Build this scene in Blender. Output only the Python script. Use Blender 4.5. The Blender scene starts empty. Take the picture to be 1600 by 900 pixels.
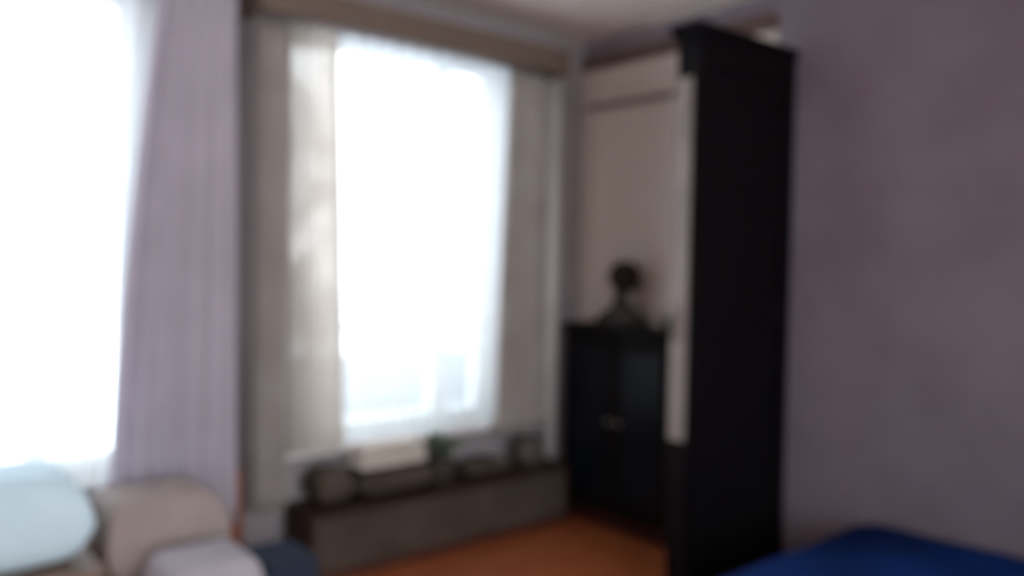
import bpy, bmesh, math, random
from mathutils import Matrix, Vector
random.seed(4)
S = bpy.context.scene
C = S.collection
# ---------------------------------------------------------------- camera
F = Vector((-0.76557779, 0.64239604, -0.0348995)).normalized()
R0 = F.cross(Vector((0, 0, 1))).normalized()
U0 = R0.cross(F)
roll = math.radians(1.0)
R = R0 * math.cos(roll) + U0 * math.sin(roll)
U = R.cross(F)
cd = bpy.data.cameras.new('camera'); cam = bpy.data.objects.new('camera', cd); C.objects.link(cam)
cd.sensor_width = 36; cd.lens = 29.25; cd.clip_end = 300
m = Matrix((R, U, -F)).transposed().to_4x4(); m.translation = Vector((3.2135, -3.083, 1.3))
cam.matrix_world = m
S.camera = cam
cd.dof.use_dof = True; cd.dof.focus_distance = 0.32; cd.dof.aperture_fstop = 4.5   # a soft, out-of-focus shot
# ---------------------------------------------------------------- world, light, exposure
w = bpy.data.worlds.new('world'); S.world = w; w.use_nodes = True
nt = w.node_tree; bg = nt.nodes['Background']
tc = nt.nodes.new('ShaderNodeTexCoord'); sep = nt.nodes.new('ShaderNodeSeparateXYZ'); cr = nt.nodes.new('ShaderNodeValToRGB')
nt.links.new(tc.outputs['Generated'], sep.inputs[0]); nt.links.new(sep.outputs[2], cr.inputs[0]); nt.links.new(cr.outputs[0], bg.inputs[0])
cr.color_ramp.elements[0].color = (0.95, 0.97, 1, 1); cr.color_ramp.elements[1].color = (0.72, 0.85, 1, 1)
bg.inputs[1].default_value = 5.0
S.view_settings.view_transform = 'Standard'; S.view_settings.look = 'None'
S.view_settings.gamma = 1; S.view_settings.use_curve_mapping = False
S.view_settings.exposure = 1.2
def portal(y0, y1, z0, z1):
    ld = bpy.data.lights.new('daylight_portal', 'AREA'); ld.shape = 'RECTANGLE'; ld.size = z1 - z0; ld.size_y = y1 - y0
    ld.cycles.is_portal = True
    o = bpy.data.objects.new('daylight_portal', ld); C.objects.link(o)
    o.location = (-0.28, (y0 + y1) / 2, (z0 + z1) / 2); o.rotation_euler = (0, -math.pi / 2, 0)
WIN = [(-1.60, -0.46), (-3.42, -2.16)]
for a, b in WIN: portal(a, b, 0.5, 2.3)
def added_window_portal(loc, rot, sx, sy):                                   # for the unseen window added behind the camera to brighten the room
    ld = bpy.data.lights.new('daylight_portal', 'AREA'); ld.shape = 'RECTANGLE'; ld.size = sx; ld.size_y = sy; ld.cycles.is_portal = True
    o = bpy.data.objects.new('daylight_portal', ld); C.objects.link(o); o.location = loc; o.rotation_euler = rot
added_window_portal((5.2, -2.9, 1.45), (0, math.pi / 2, 0), 1.7, 3.2)

# ---------------------------------------------------------------- materials
def mat(name, col, rough=.7, col2=None, scale=6, detail=4, bump=0, stretch=(1, 1, 1), metal=0, sheen=0, trans=0, wave=None, fac=(.35, .65), spec=.5):
    M = bpy.data.materials.new(name); M.use_nodes = True
    n = M.node_tree; b = n.nodes['Principled BSDF']
    b.inputs['Roughness'].default_value = rough; b.inputs['Metallic'].default_value = metal
    b.inputs['Specular IOR Level'].default_value = spec
    if sheen: b.inputs['Sheen Weight'].default_value = sheen
    t = n.nodes.new('ShaderNodeTexCoord'); mp = n.nodes.new('ShaderNodeMapping'); mp.inputs['Scale'].default_value = stretch
    n.links.new(t.outputs['Object'], mp.inputs[0])
    if wave:
        x = n.nodes.new('ShaderNodeTexWave'); x.wave_type = 'BANDS'; x.bands_direction = wave; x.inputs['Distortion'].default_value = 1.5
    else:
        x = n.nodes.new('ShaderNodeTexNoise'); x.inputs['Detail'].default_value = detail
    x.inputs['Scale'].default_value = scale; n.links.new(mp.outputs[0], x.inputs['Vector'])
    r = n.nodes.new('ShaderNodeValToRGB'); n.links.new(x.outputs[0], r.inputs[0])
    c2 = col2 or [c * .85 for c in col]
    r.color_ramp.elements[0].position, r.color_ramp.elements[1].position = fac
    r.color_ramp.elements[0].color = (*c2, 1); r.color_ramp.elements[1].color = (*col, 1)
    n.links.new(r.outputs[0], b.inputs['Base Color'])
    if bump:
        bp = n.nodes.new('ShaderNodeBump'); bp.inputs['Strength'].default_value = bump; bp.inputs['Distance'].default_value = .01
        n.links.new(x.outputs[0], bp.inputs['Height']); n.links.new(bp.outputs[0], b.inputs['Normal'])
    if trans:
        out = n.nodes['Material Output']; tl = n.nodes.new('ShaderNodeBsdfTranslucent'); n.links.new(r.outputs[0], tl.inputs[0])
        mx = n.nodes.new('ShaderNodeMixShader'); mx.inputs[0].default_value = trans
        n.links.new(b.outputs[0], mx.inputs[1]); n.links.new(tl.outputs[0], mx.inputs[2]); n.links.new(mx.outputs[0], out.inputs[0])
    return M
def sheer(name, col, clear):
    M = bpy.data.materials.new(name); M.use_nodes = True; n = M.node_tree; n.nodes.clear()
    out = n.nodes.new('ShaderNodeOutputMaterial'); tr = n.nodes.new('ShaderNodeBsdfTransparent')
    tl = n.nodes.new('ShaderNodeBsdfTranslucent'); df = n.nodes.new('ShaderNodeBsdfDiffuse')
    tl.inputs[0].default_value = (*col, 1); df.inputs[0].default_value = (*col, 1)
    a = n.nodes.new('ShaderNodeMixShader'); a.inputs[0].default_value = .4
    n.links.new(tl.outputs[0], a.inputs[1]); n.links.new(df.outputs[0], a.inputs[2])
    b = n.nodes.new('ShaderNodeMixShader')
    t = n.nodes.new('ShaderNodeTexCoord'); x = n.nodes.new('ShaderNodeTexNoise'); x.inputs['Scale'].default_value = 5
    mr = n.nodes.new('ShaderNodeMapRange'); mr.inputs[3].default_value = clear - .06; mr.inputs[4].default_value = clear + .06
    n.links.new(t.outputs['Object'], x.inputs[0]); n.links.new(x.outputs[0], mr.inputs[0]); n.links.new(mr.outputs[0], b.inputs[0])
    n.links.new(a.outputs[0], b.inputs[1]); n.links.new(tr.outputs[0], b.inputs[2]); n.links.new(b.outputs[0], out.inputs[0])
    return M
def glass(name):
    M = bpy.data.materials.new(name); M.use_nodes = True; n = M.node_tree; n.nodes.clear()
    out = n.nodes.new('ShaderNodeOutputMaterial'); tr = n.nodes.new('ShaderNodeBsdfTransparent'); tr.inputs[0].default_value = (.95, .97, .97, 1)
    g = n.nodes.new('ShaderNodeBsdfGlossy'); g.inputs[1].default_value = .03; fr = n.nodes.new('ShaderNodeFresnel')
    mx = n.nodes.new('ShaderNodeMixShader'); n.links.new(fr.outputs[0], mx.inputs[0]); n.links.new(tr.outputs[0], mx.inputs[1]); n.links.new(g.outputs[0], mx.inputs[2])
    n.links.new(mx.outputs[0], out.inputs[0]); return M
def srgb(r, g, b, k=1):
    return tuple(min(.95, (((c / 255 + .055) / 1.055) ** 2.4 if c > 10 else c / 255 / 12.92) * k) for c in (r, g, b))
M_floor = mat('varnished_floor', (.40, .11, .040), .35, (.28, .07, .022), 3, stretch=(8, 1, 1), bump=.05)
M_lilac = mat('lilac_wallpaper', (.265, .22, .26), .85, (.222, .18, .214), 3.2, bump=.15, detail=5)
M_ceil = mat('painted_ceiling', (.90, .82, .78), .9, (.86, .78, .74), 2)
M_wallw = mat('mauve_wallpaper', (.33, .28, .29), .85, (.28, .24, .25), 3, bump=.1)
M_taupe = mat('striped_taupe_wallpaper', (.70, .61, .545), .85, (.60, .52, .47), 1.6, wave='X', bump=.05, stretch=(4, 1, .05))
M_base = mat('red_brown_baseboard', (.07, .02, .012), .5)
M_pale = mat('pale_paint', (.68, .62, .60), .5)
M_head = mat('brown_rail_wood', (.15, .10, .085), .6, stretch=(1, 1, 8))
M_white = mat('white_window_paint', (.75, .78, .78), .4)
M_glass = glass('window_glass')
M_pel = mat('brown_pelmet_wood', (.16, .11, .085), .6, stretch=(8, 1, 8))
M_lav = mat('lavender_cloth', (.56, .50, .58), .9, (.50, .45, .52), 4, sheen=.3, trans=.22)
M_grey = mat('grey_taupe_cloth', (.40, .355, .33), .9, (.34, .29, .27), 4, trans=.12)
M_cream = sheer('cream_sheer', (.46, .40, .35), .02)
M_sheer = sheer('white_sheer', (.93, .95, .96), .42)
M_pipe = mat('mauve_painted_pipe', (.13, .085, .09), .5)
M_rust = mat('rusty_orange_pipe_paint', (.36, .11, .04), .5, (.26, .07, .03))
M_black = mat('black_brown_wood', (.007, .005, .005), .6, (.004, .003, .004), 4, stretch=(6, 6, .6), spec=.12)
M_blackg = mat('dark_blue_glass', (.006, .008, .014), .3, spec=.2)
M_red = mat('dark_red_wood', (.03, .008, .006), .5, spec=.2)
M_cab = mat('near_black_wood', (.004, .003, .004), .6, (.003, .002, .003), 4, stretch=(6, 6, .5), spec=.1)
M_cabf = mat('pale_taupe_lacquer', (.26, .215, .20), .6)
M_metal = mat('dull_metal', (.3, .28, .25), .4, metal=.8)
M_orn = mat('grey_brown_ceramic', (.06, .047, .045), .7, spec=.2)
M_orn2 = mat('dark_brown_ceramic', (.022, .012, .008), .6, spec=.2)
M_bench = mat('dark_brown_cloth', (.085, .062, .050), .95, (.06, .045, .035), 5, bump=.3, spec=.1)
M_bench2 = mat('dark_bench_wood', (.035, .017, .011), .6, spec=.2)
M_beige = mat('beige_cloth', (.62, .54, .48), .9, bump=.3)
M_leaf = mat('dark_green_leaf', (.07, .10, .055), .5)
M_pot = mat('dark_clay', (.07, .055, .045), .7)
M_ott = mat('taupe_cloth', (.33, .26, .24), .9, (.28, .22, .20), bump=.2)
M_lavb = mat('lavender_grey_wool', (.42, .38, .42), .95, bump=.3)
M_navyb = mat('navy_grey_card', (.025, .035, .06), .8, spec=.2)
M_table = mat('light_brown_wood', (.20, .135, .10), .6, (.16, .10, .075), 4, stretch=(1, 8, 8))
M_bluecloth = mat('pale_blue_cloth', (.62, .76, .82), .9, (.55, .70, .78), 4, bump=.2)
M_navy = mat('navy_blanket', (.004, .030, .16), .95, (.003, .018, .095), 3, bump=.3, spec=.1)
M_mattress = mat('mattress_ticking', (.25, .24, .28), .9)
M_conc = mat('pale_grey_concrete', (.17, .20, .23), .9, bump=.2)
M_snow = mat('pale_ground', (.75, .77, .8), .95)

# ---------------------------------------------------------------- helpers
def box(bm, x0, x1, y0, y1, z0, z1, bev=0):
    r = bmesh.ops.create_cube(bm, size=1)
    bmesh.ops.scale(bm, vec=(x1 - x0, y1 - y0, z1 - z0), verts=r['verts'])
    bmesh.ops.translate(bm, vec=((x0 + x1) / 2, (y0 + y1) / 2, (z0 + z1) / 2), verts=r['verts'])
    if bev:
        e = list({e for v in r['verts'] for e in v.link_edges})
        bmesh.ops.bevel(bm, geom=e, offset=bev, segments=2, affect='EDGES')
def cyl(bm, p, q, r, n=16, r2=None):
    p, q = Vector(p), Vector(q); d = q - p
    k = bmesh.ops.create_cone(bm, cap_ends=True, segments=n, radius1=r, radius2=r if r2 is None else r2, depth=d.length)
    M = d.to_track_quat('Z', 'Y').to_matrix().to_4x4(); M.translation = (p + q) / 2
    bmesh.ops.transform(bm, matrix=M, verts=k['verts'])
def lathe(bm, prof, sx=1, sy=1, n=28, at=(0, 0, 0)):
    rings = []
    for r, z in prof:
        rings.append([bm.verts.new((at[0] + r * sx * math.cos(2 * math.pi * i / n), at[1] + r * sy * math.sin(2 * math.pi * i / n), at[2] + z)) for i in range(n)])
    for a, b in zip(rings, rings[1:]):
        for i in range(n): bm.faces.new((a[i], a[(i + 1) % n], b[(i + 1) % n], b[i]))
    bm.faces.new(rings[0][::-1]); bm.faces.new(rings[-1])
def obj(name, fn, m, parent=None, smooth=False, **tags):
    bm = bmesh.new(); fn(bm); bmesh.ops.recalc_face_normals(bm, faces=bm.faces)
    me = bpy.data.meshes.new(name); bm.to_mesh(me); bm.free(); me.materials.append(m)
    if smooth:
        for p in me.polygons: p.use_smooth = True
    o = bpy.data.objects.new(name, me); C.objects.link(o)
    if parent:
        o.parent = parent; o.matrix_parent_inverse = Matrix.Translation(-parent.location)
    for k, v in tags.items(): o[k] = v
    return o
def thing(name, label, cat, loc, group=None):
    o = bpy.data.objects.new(name, None); C.objects.link(o); o.location = loc; o.empty_display_size = .1
    o['label'] = label; o['category'] = cat
    if group: o['group'] = group
    return o
def B(*a, **k): return lambda bm: box(bm, *a, **k)
def Bs(*bs): return lambda bm: [box(bm, *b) for b in bs]
ST = dict(kind='structure')
H = 2.46
# ---------------------------------------------------------------- setting
obj('floor', B(0, 5, -5.5, .1, -.1, 0), M_floor, **ST)
obj('ceiling', B(0, 5, -5.5, .1, H, H + .1), M_ceil, **ST)
def wallw(bm):
    ys = [-5.5, WIN[1][0], WIN[1][1], WIN[0][0], WIN[0][1], .1]
    for i in (0, 2, 4): box(bm, -.25, 0, ys[i], ys[i + 1], -.1, H + .1)
    for a, b in WIN:
        box(bm, -.25, 0, a, b, -.1, .5); box(bm, -.25, 0, a, b, 2.26, H + .1)
obj('wall_left', wallw, M_wallw, **ST)
obj('wall_far', B(-.25, 5.1, .1, .25, -.1, H + .1), M_lilac, **ST)
obj('wall_right', Bs((5, 5.15, -5.5, -4.5, -.1, H + .1), (5, 5.15, -1.3, .1, -.1, H + .1), (5, 5.15, -4.5, -1.3, -.1, .6), (5, 5.15, -4.5, -1.3, 2.3, H + .1)), M_ceil, **ST)
obj('wall_near', B(-.25, 5.15, -5.65, -5.5, -.1, H + .1), M_ceil, **ST)
for i, (ax, p, c) in enumerate((('x', 5.07, -2.9),)):
    def F3(*bs):
        out = []
        for a, b, z0, z1, d in bs:
            out.append((p - d, p + d, c + a, c + b, z0, z1) if ax == 'x' else (c + a, c + b, p - d, p + d, z0, z1))
        return Bs(*out)
    wn = bpy.data.objects.new('window_%d' % (i + 3), None); C.objects.link(wn); wn.location = (p, c, .6) if ax == 'x' else (c, p, .6); wn['kind'] = 'structure'  # added window, out of view behind the camera, for extra daylight
    obj('window_frame', F3((-1.6, -1.53, .6, 2.3, .03), (1.53, 1.6, .6, 2.3, .03), (-1.53, 1.53, .6, .67, .03), (-1.53, 1.53, 2.23, 2.3, .03)), M_white, wn)
    for q in (-.53, .47): obj('mullion', F3((q, q + .06, .67, 2.23, .025)), M_white, wn)
    for q0, q1 in ((-1.53, -.53), (-.47, .47), (.53, 1.53)): obj('pane', F3((q0, q1, .67, 2.23, .003)), M_glass, wn)
obj('trim_1', B(.0, 1.17, .088, .1, .06, 2.1), M_taupe, **ST)           # taupe striped wallpaper panel
obj('trim_2', B(0, 1.17, .07, .1, 2.30, 2.38, bev=.008), M_head, **ST)    # dark rail under the ceiling
obj('trim_3', B(.06, 1.16, .078, .1, 2.09, 2.12, bev=.005), M_head, **ST)
obj('trim_4', B(0, 1.17, .088, .1, 2.12, 2.30), M_taupe, **ST)
obj('baseboard_left', B(0, .02, -5.4, .07, 0, .07), M_base, **ST)
obj('baseboard_far', B(.03, 5, .08, .1, 0, .07), M_base, **ST)
for i, (a, b) in enumerate(WIN):
    wn = bpy.data.objects.new('window_%d' % (i + 1), None); C.objects.link(wn); wn.location = (-.12, (a + b) / 2, .5); wn['kind'] = 'structure'
    z0, z1 = .5, 2.26; mid = a + (b - a) * .74
    obj('window_frame', Bs((-.16, -.09, a, a + .06, z0, z1), (-.16, -.09, b - .06, b, z0, z1), (-.16, -.09, a + .06, b - .06, z0, z0 + .06), (-.16, -.09, a + .06, b - .06, z1 - .06, z1)), M_white, wn)
    obj('mullion', B(-.155, -.095, mid - .035, mid + .035, z0 + .06, z1 - .06), M_white, wn)
    obj('pane', B(-.128, -.122, a + .06, mid - .035, z0 + .06, z1 - .06), M_glass, wn)
    obj('pane', B(-.128, -.122, mid + .035, b - .06, z0 + .06, z1 - .06), M_glass, wn)
    obj('window_sill', B(-.09, .07, a - .04, b + .04, z0 - .035, z0, bev=.006), M_pale, wn)
    obj('handle', lambda bm: (box(bm, -.095, -.07, mid - .012, mid + .012, 1.2, 1.26), box(bm, -.08, -.065, mid - .01, mid + .01, 1.14, 1.24)), M_white, wn)
# ---------------------------------------------------------------- outside
t = thing('balcony_parapet', 'pale blue-grey balcony parapet seen through the lower part of the centre window', 'railing', (-.95, -.33, -.1))
obj('wall_panel', B(-1.02, -.92, -1.65, 1.0, -.1, .74), M_conc, t)
obj('handrail', B(-1.0, -.94, -1.65, 1.0, .88, .92, bev=.008), M_conc, t)
for k in range(5): obj('post', B(-.985, -.955, -1.63 + k * .6, -1.60 + k * .6, .74, .88), M_conc, t)
obj('balcony_floor', B(-1.02, -.25, -1.65, 1.0, -.2, -.1), M_conc, **ST)
obj('ground_outside', B(-120, -1.5, -80, 80, -4, -3.9), M_snow, **ST)
# ---------------------------------------------------------------- curtains
def cloth(y0t, y1t, y0b, y1b, z0, z1, x, amp, folds, nz=26, seed=0, bell=0):
    def fn(bm):
        rnd = random.Random(seed); ny = folds * 10
        ph = [rnd.uniform(-.6, .6) for _ in range(folds + 2)]
        g = []
        for j in range(nz + 1):
            v = j / nz; s = v ** 1.6
            a, b = y0b + (y0t - y0b) * s, y1b + (y1t - y1b) * s
            row = []
            for i in range(ny + 1):
                u = i / ny; p = u * folds * 2 * math.pi + ph[int(u * folds)] * math.sin((u * folds % 1) * math.pi) 
                k = amp * (.75 + .35 * math.sin(3 * u + 2 * v))
                row.append(bm.verts.new((x + k * math.sin(p), a + (b - a) * u + .25 * k * math.cos(p * .5), z0 + (z1 - z0) * v + .006 * math.sin(p))))
            g.append(row)
        for j in range(nz):
            for i in range(ny): bm.faces.new((g[j][i], g[j][i + 1], g[j + 1][i + 1], g[j + 1][i]))
    return fn
def curtain(name, label, cat, fn, m, thick=0, group=None):
    o = obj(name, fn, m, smooth=True, label=label, category=cat)
    if thick:
        md = o.modifiers.new('thickness', 'SOLIDIFY'); md.thickness = thick; md.offset = 0
    if group: o['group'] = group
    return o
curtain('drape', 'long lavender-grey drape at the right edge of the big bright left window', 'curtain', cloth(-2.14, -1.87, -2.32, -1.86, .28, 2.33, .15, .022, 5, seed=1), M_lav, .004)
curtain('drape', 'narrow dim taupe drape at the left side of the centre window, beside the dark pipe', 'curtain', cloth(-1.80, -1.66, -1.80, -1.66, .30, 2.2, .15, .02, 3, seed=2), M_grey, .004)
curtain('drape', 'grey drape at the right side of the centre window, next to the room corner', 'curtain', cloth(-.54, -.29, -.60, -.27, .46, 2.20, .14, .022, 4, seed=3), M_grey, .004)
curtain('sheer_curtain', 'cream sheer curtain gathered over the left part of the centre window', 'curtain', cloth(-1.66, -1.42, -1.64, -1.38, .50, 2.22, .105, .014, 5, seed=4), M_cream)
curtain('sheer_curtain', 'thin white sheer curtain across the right part of the centre window', 'curtain', cloth(-1.46, -.44, -1.43, -.50, .50, 2.22, .085, .012, 11, seed=5), M_sheer)
curtain('sheer_curtain', 'glowing white sheer curtain over the big left window, falling almost to the floor', 'curtain', cloth(-3.45, -2.10, -3.45, -2.22, .24, 2.33, .10, .016, 18, seed=6), M_sheer)
t = thing('pelmet', 'brown wooden pelmet board above the centre window', 'pelmet', (0, -.95, 2.22))
obj('front_board', B(.19, .21, -1.80, -.21, 2.215, 2.33, bev=.004), M_pel, t)
obj('top_board', B(0, .19, -1.80, -.21, 2.31, 2.33), M_pel, t)
for y in (-1.80, -.23): obj('end_board', B(0, .19, y, y + .02, 2.215, 2.31), M_pel, t)
t = thing('curtain_rod', 'thin curtain rod above the big left window', 'curtain rod', (.12, -2.7, 2.35))
obj('rod', lambda bm: cyl(bm, (.15, -3.6, 2.35), (.15, -1.85, 2.35), .012), M_metal, t)
for y in (-3.5, -1.9): obj('bracket', B(0, .15, y - .01, y + .01, 2.34, 2.362), M_metal, t)
t = thing('heating_pipe', 'dark mauve heating pipe between the two windows, orange-brown near the floor', 'pipe', (.06, -1.81, 0))
obj('upper_pipe', lambda bm: cyl(bm, (.06, -1.84, .46), (.06, -1.84, H), .030), M_pipe, t, True)
obj('lower_pipe', lambda bm: cyl(bm, (.06, -1.84, 0), (.06, -1.84, .46), .034), M_rust, t, True, label='orange-brown lower pipe')
for z in (.46, 1.5): obj('pipe_collar', lambda bm: cyl(bm, (.06, -1.84, z), (.06, -1.84, z + .03), .032), M_pipe, t, True)
t = thing('corner_pipe', 'pale painted pipe standing in the room corner beside the grey drape', 'pipe', (.05, -.16, 0))
obj('upper_pipe', lambda bm: cyl(bm, (.05, -.16, .03), (.05, -.16, 2.25), .033), M_pale, t, True)
obj('pipe_base', lambda bm: cyl(bm, (.05, -.16, 0), (.05, -.16, .03), .05), M_pale, t, True)
# ---------------------------------------------------------------- low bench under the centre window and what stands on it
t = thing('bench', 'long low dark brown bench standing under the centre window', 'bench', (.14, -.88, 0))
obj('seat_board', B(.05, .27, -1.62, -.22, .26, .29, bev=.005), M_bench2, t)
obj('front_panel', B(.245, .262, -1.60, -.24, .045, .26), M_bench, t)
obj('plinth', B(.07, .25, -1.6, -.25, 0, .045), M_base, t)
for y in (-1.62, -.25): obj('end_panel', B(.06, .262, y, y + .03, .0, .26), M_bench2, t)
def puff(x0, x1, y0, y1, z0, z1, flat=.12, n=22, jit=0, seed=0, pw=4):
    # a stuffed pillow shape: fullest in the middle, thin at the seam
    def fn(bm):
        zm = z0 + (z1 - z0) * .45; g = []
        for side in (1, -1):
            rows = []
            for i in range(n + 1):
                row = []
                for j in range(n + 1):
                    u, v = math.sin((i / n - .5) * math.pi), math.sin((j / n - .5) * math.pi)
                    h = max(0, (1 - abs(u) ** pw) * (1 - abs(v) ** pw)) ** .5
                    h *= 1 + jit * math.sin(5 * u + seed) * math.sin(4 * v + 2 * seed)
                    pin = 1 - .05 * (1 - abs(v)) * abs(u) ** 3
                    x = (x0 + x1) / 2 + u * (x1 - x0) / 2 * (1 - .04 * (1 - v * v)); y = (y0 + y1) / 2 + v * (y1 - y0) / 2 * (1 - .04 * (1 - u * u))
                    z = zm + h * (z1 - zm) if side > 0 else zm - h * (zm - z0)
                    row.append(bm.verts.new((x, y, z)))
                rows.append(row)
            for i in range(n):
                for j in range(n): bm.faces.new((rows[i][j], rows[i + 1][j], rows[i + 1][j + 1], rows[i][j + 1]))
        bmesh.ops.remove_doubles(bm, verts=bm.verts, dist=.0004)
    return fn
G = 'dark cushions on the low bench'
for y0, y1, zt, lb in ((-1.56, -1.40, .44, 'small dark brown cushion at the left end of the low bench'),
                       (-1.38, -1.00, .41, 'wide dark brown cushion on the left half of the low bench'),
                       (-.82, -.56, .36, 'flat dark cushion on the bench, right of the plant')):
    o = obj('cushion', puff(.07, .24, y0, y1, .296, zt, jit=.1, seed=int(-y0 * 10)), M_bench, smooth=True, label=lb, category='cushion', group=G)
obj('folded_cloth', lambda bm: [box(bm, .075, .225 - .01 * k, -1.37 + .01 * k, -1.03, .415 + .03 * k, .443 + .03 * k, .012) for k in range(3)], M_beige, label='pale beige folded cloth in the middle under the centre window', category='cloth')
t = thing('potted_plant', 'small dark green plant in a pot on the low bench', 'plant', (.15, -.91, .29))
obj('pot', lambda bm: lathe(bm, [(.045, 0), (.06, .09), (.065, .1), (.05, .1)], at=(.15, -.91, .29)), M_pot, t, True)
for k in range(14):
    def leaf(bm, k=k):
        a = k * 2.4; ca, sa = math.cos(a), math.sin(a); L = .07 + .03 * (k % 3); h = .07 + .012 * (k % 5)
        pts = [(0, 0), (.35, .3), (.7, .25), (1, 0), (.7, -.25), (.35, -.3)]
        up = [bm.verts.new((.15 + ca * u * L - sa * v * L * .6, -.91 + sa * u * L + ca * v * L * .6, .385 + h * math.sin(u * 1.9) + .004)) for u, v in pts]
        lo = [bm.verts.new(v.co - Vector((0, 0, .003))) for v in up]
        bm.faces.new(up); bm.faces.new(lo[::-1])
        for i in range(6): bm.faces.new((up[i], up[(i + 1) % 6], lo[(i + 1) % 6], lo[i]))
    obj('leaf', leaf, M_leaf, t)
obj('round_pot', lambda bm: lathe(bm, [(.04, 0), (.075, .04), (.08, .08), (.06, .13), (.065, .14), (.05, .14)], at=(.19, -.42, .29)), M_pot, smooth=True, label='dark round pot at the right end of the low bench', category='pot')
# ---------------------------------------------------------------- under the left window
t = thing('ottoman', 'taupe cloth ottoman on the floor below the lavender drape', 'ottoman', (.44, -2.24, 0))
obj('seat', puff(.29, .61, -2.43, -2.06, .30, .54, jit=.03, pw=10), M_ott, t, True)
obj('base', B(.32, .58, -2.40, -2.09, .04, .31, bev=.01), M_ott, t)
for x in (.34, .53):
    for y in (-2.38, -2.13): obj('foot', B(x, x + .03, y, y + .03, 0, .04), M_bench2, t)
obj('pouf', puff(.66, .95, -2.37, -2.07, 0, .43, pw=10), M_lavb, smooth=True, label='lavender-grey cloth pouf on the floor in front of the taupe ottoman, at the bottom edge', category='pouf')
t = thing('storage_box', 'navy-grey storage box on the floor near the foot of the dark pipe', 'box', (.77, -1.97, 0))
obj('body', B(.66, .88, -2.05, -1.89, 0, .34, bev=.008), M_navyb, t)
obj('lid', B(.655, .885, -2.055, -1.885, .34, .365, bev=.006), M_navyb, t)
t = thing('side_table', 'light brown wooden low table under the bright left window', 'table', (.45, -2.68, 0))
obj('tabletop', B(.22, .68, -2.96, -2.45, .37, .40, bev=.006), M_table, t)
for x in (.24, .62):
    for y in (-2.94, -2.51): obj('leg', B(x, x + .04, y, y + .04, 0, .37), M_table, t)
obj('pillow', puff(.27, .64, -2.95, -2.47, .406, .66, pw=8, jit=.04, seed=2), M_bluecloth, smooth=True, label='pale blue pillow on the low table in front of the bright left window', category='pillow')
# ---------------------------------------------------------------- black chest and ornaments
t = thing('chest', 'black waist-high chest against the taupe wall beside the corner', 'chest', (.48, -.04, 0))
x0, x1, yf, yb, zt = .12, .84, -.14, .07, .98
obj('carcass', B(x0 + .01, x1 - .01, yf + .02, yb, .07, zt - .035), M_black, t)
obj('top', B(x0 - .01, x1 + .01, yf - .01, yb, zt - .035, zt, bev=.006), M_black, t)
obj('plinth', B(x0 + .0, x1, yf, yb, 0, .07), M_red, t, label='dark red plinth')
xm = (x0 + x1) / 2
for a, b, kx in ((x0 + .02, xm - .003, xm - .03), (xm + .003, x1 - .03, xm + .03)):
    d = obj('door', B(a, b, yf + .004, yf + .02, .09, zt - .05, bev=.003), M_black, t)
    def pan(bm): box(bm, a + .05, b - .05, yf, yf + .005, .16, zt - .12)
    obj('door_panel', pan, M_blackg, d)
    obj('knob', lambda bm: cyl(bm, (kx, yf - .012, .52), (kx, yf + .006, .52), .012), M_metal, d, True)
obj('side_stile', B(x1 - .03, x1, yf + .0, yf + .02, .07, zt - .035), M_red, t)
ox, oy, oz = .425, -.03, zt
t = thing('ornament', 'dark round-headed ornament with a sloping grey-brown base on the black chest', 'ornament', (ox, oy, oz))
obj('base', lambda bm: lathe(bm, [(.10, 0), (.155, .01), (.15, .03), (.115, .06), (.065, .09), (.045, .12), (.035, .16), (.035, .19)], 1, .55, at=(ox - .01, oy, oz)), M_orn, t, True)
obj('head', lambda bm: lathe(bm, [(.02, .165), (.05, .18), (.075, .21), (.082, .245), (.07, .285), (.045, .31), (.015, .32)], 1, .9, at=(ox + .01, oy, oz)), M_orn2, t, True)
t = thing('small_box', 'small black box on the right end of the black chest', 'box', (.76, -.03, zt))
obj('body', B(.74, .82, -.10, .03, zt, zt + .05, bev=.004), M_black, t)
obj('lid', B(.735, .825, -.105, .035, zt + .05, zt + .065, bev=.003), M_red, t)
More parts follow.
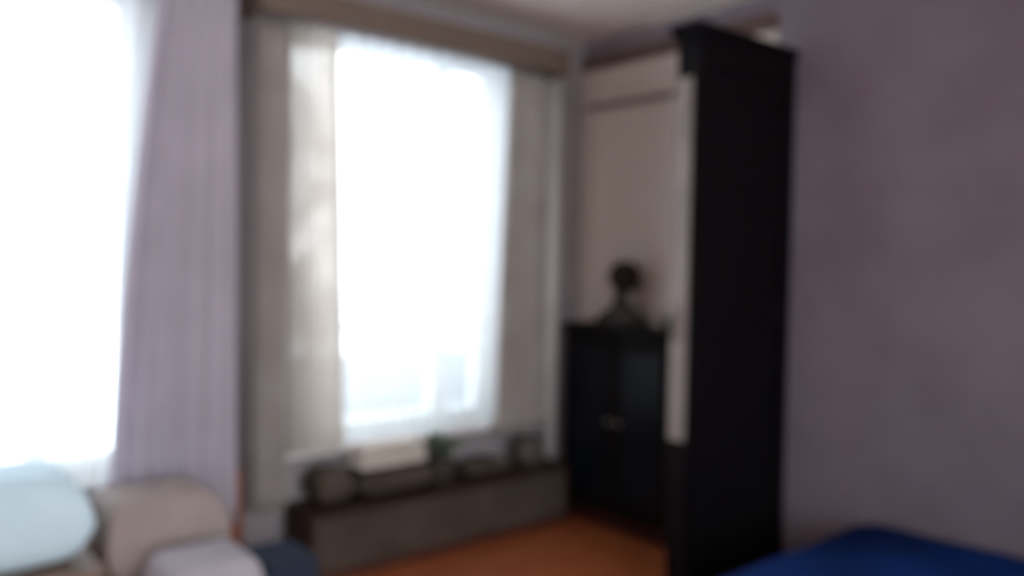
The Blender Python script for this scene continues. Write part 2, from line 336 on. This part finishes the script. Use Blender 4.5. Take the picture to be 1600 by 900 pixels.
# ---------------------------------------------------------------- tall dark cabinet
t = thing('tall_cabinet', 'tall narrow almost black cabinet standing out from the lilac wall', 'cabinet', (1.22, -.25, 0))
cx0, cx1, cy0, cy1, ch = 1.17, 1.275, -.58, .07, 2.13
obj('carcass', B(cx0, cx1 - .006, cy0 + .015, cy1, .08, ch), M_cab, t)
obj('plinth', B(cx0, cx1, cy0 + .01, cy1, 0, .08), M_red, t)
obj('cornice', lambda bm: (box(bm, cx0 - .01, cx1 + .012, cy0 - .012, cy1, ch, ch + .03, .006), box(bm, cx0 - .02, cx1 + .022, cy0 - .022, cy1, ch + .03, ch + .06, .006)), M_cab, t)
obj('stile', B(cx1 - .006, cx1 + .004, cy0 + .015, cy0 + .085, .08, ch), M_cab, t)
obj('stile', B(cx1 - .006, cx1 + .004, cy1 - .07, cy1, .08, ch), M_cab, t)
for z in (.08, 1.05, ch - .09): obj('rail', B(cx1 - .006, cx1 + .004, cy0 + .085, cy1 - .07, z, z + .09), M_cab, t)
d = obj('door', B(cx0 + .004, cx1 - .028, cy0 - .002, cy0 + .015, .62, ch - .14, bev=.003), M_cabf, t, label='pale taupe narrow door')
obj('handle', B(cx0 + .02, cx0 + .03, cy0 - .02, cy0 - .002, 1.0, 1.12, bev=.002), M_metal, d)
obj('drawer_front', B(cx0 + .004, cx1 - .01, cy0, cy0 + .015, .1, .6, bev=.003), M_cab, t)
# ---------------------------------------------------------------- bed
t = thing('bed', 'low bed along the lilac wall at the right', 'bed', (2.4, -.5, 0))
obj('bed_frame', B(1.66, 3.6, -.93, .04, .05, .14, bev=.01), M_bench2, t)
obj('mattress', B(1.68, 3.58, -.92, .03, .14, .26, bev=.03), M_mattress, t)
for x in (1.7, 3.5):
    for y in (-.9, -.03): obj('leg', B(x, x + .06, y, y + .06, 0, .05), M_bench2, t)
def duvet(bm):
    nx, ny = 60, 36; T = []
    for top in (1, 0):
        g = []
        for i in range(nx + 1):
            row = []
            for j in range(ny + 1):
                u, v = i / nx, j / ny; x = 1.60 + 2.0 * u; y = -.97 + 1.0 * v
                z = .262
                if top:
                    e = min(1, (x - 1.60) / .22); e2 = min(1, (y + .97) / .08); e3 = min(1, (3.60 - x) / .08); e4 = min(1, (.03 - y) / .03)
                    k = math.sin(e * math.pi / 2) ** .6 * math.sin(e2 * math.pi / 2) ** .5 * math.sin(max(0, e3) * math.pi / 2) ** .5 * math.sin(max(0, e4) * math.pi / 2) ** .4
                    z += k * (.055 + .012 * math.sin(9 * x + 3 * y) * math.sin(7 * y + 1) + .015 * math.exp(-((x - 1.95) / .25) ** 2))
                row.append(bm.verts.new((x, y, z)))
            g.append(row)
        for i in range(nx):
            for j in range(ny): bm.faces.new((g[i][j], g[i + 1][j], g[i + 1][j + 1], g[i][j + 1]))
        T.append(g)
    bmesh.ops.remove_doubles(bm, verts=bm.verts, dist=.0005)
o = obj('blanket', duvet, M_navy, smooth=True, label='rumpled navy blue blanket covering the low bed at bottom right', category='blanket')
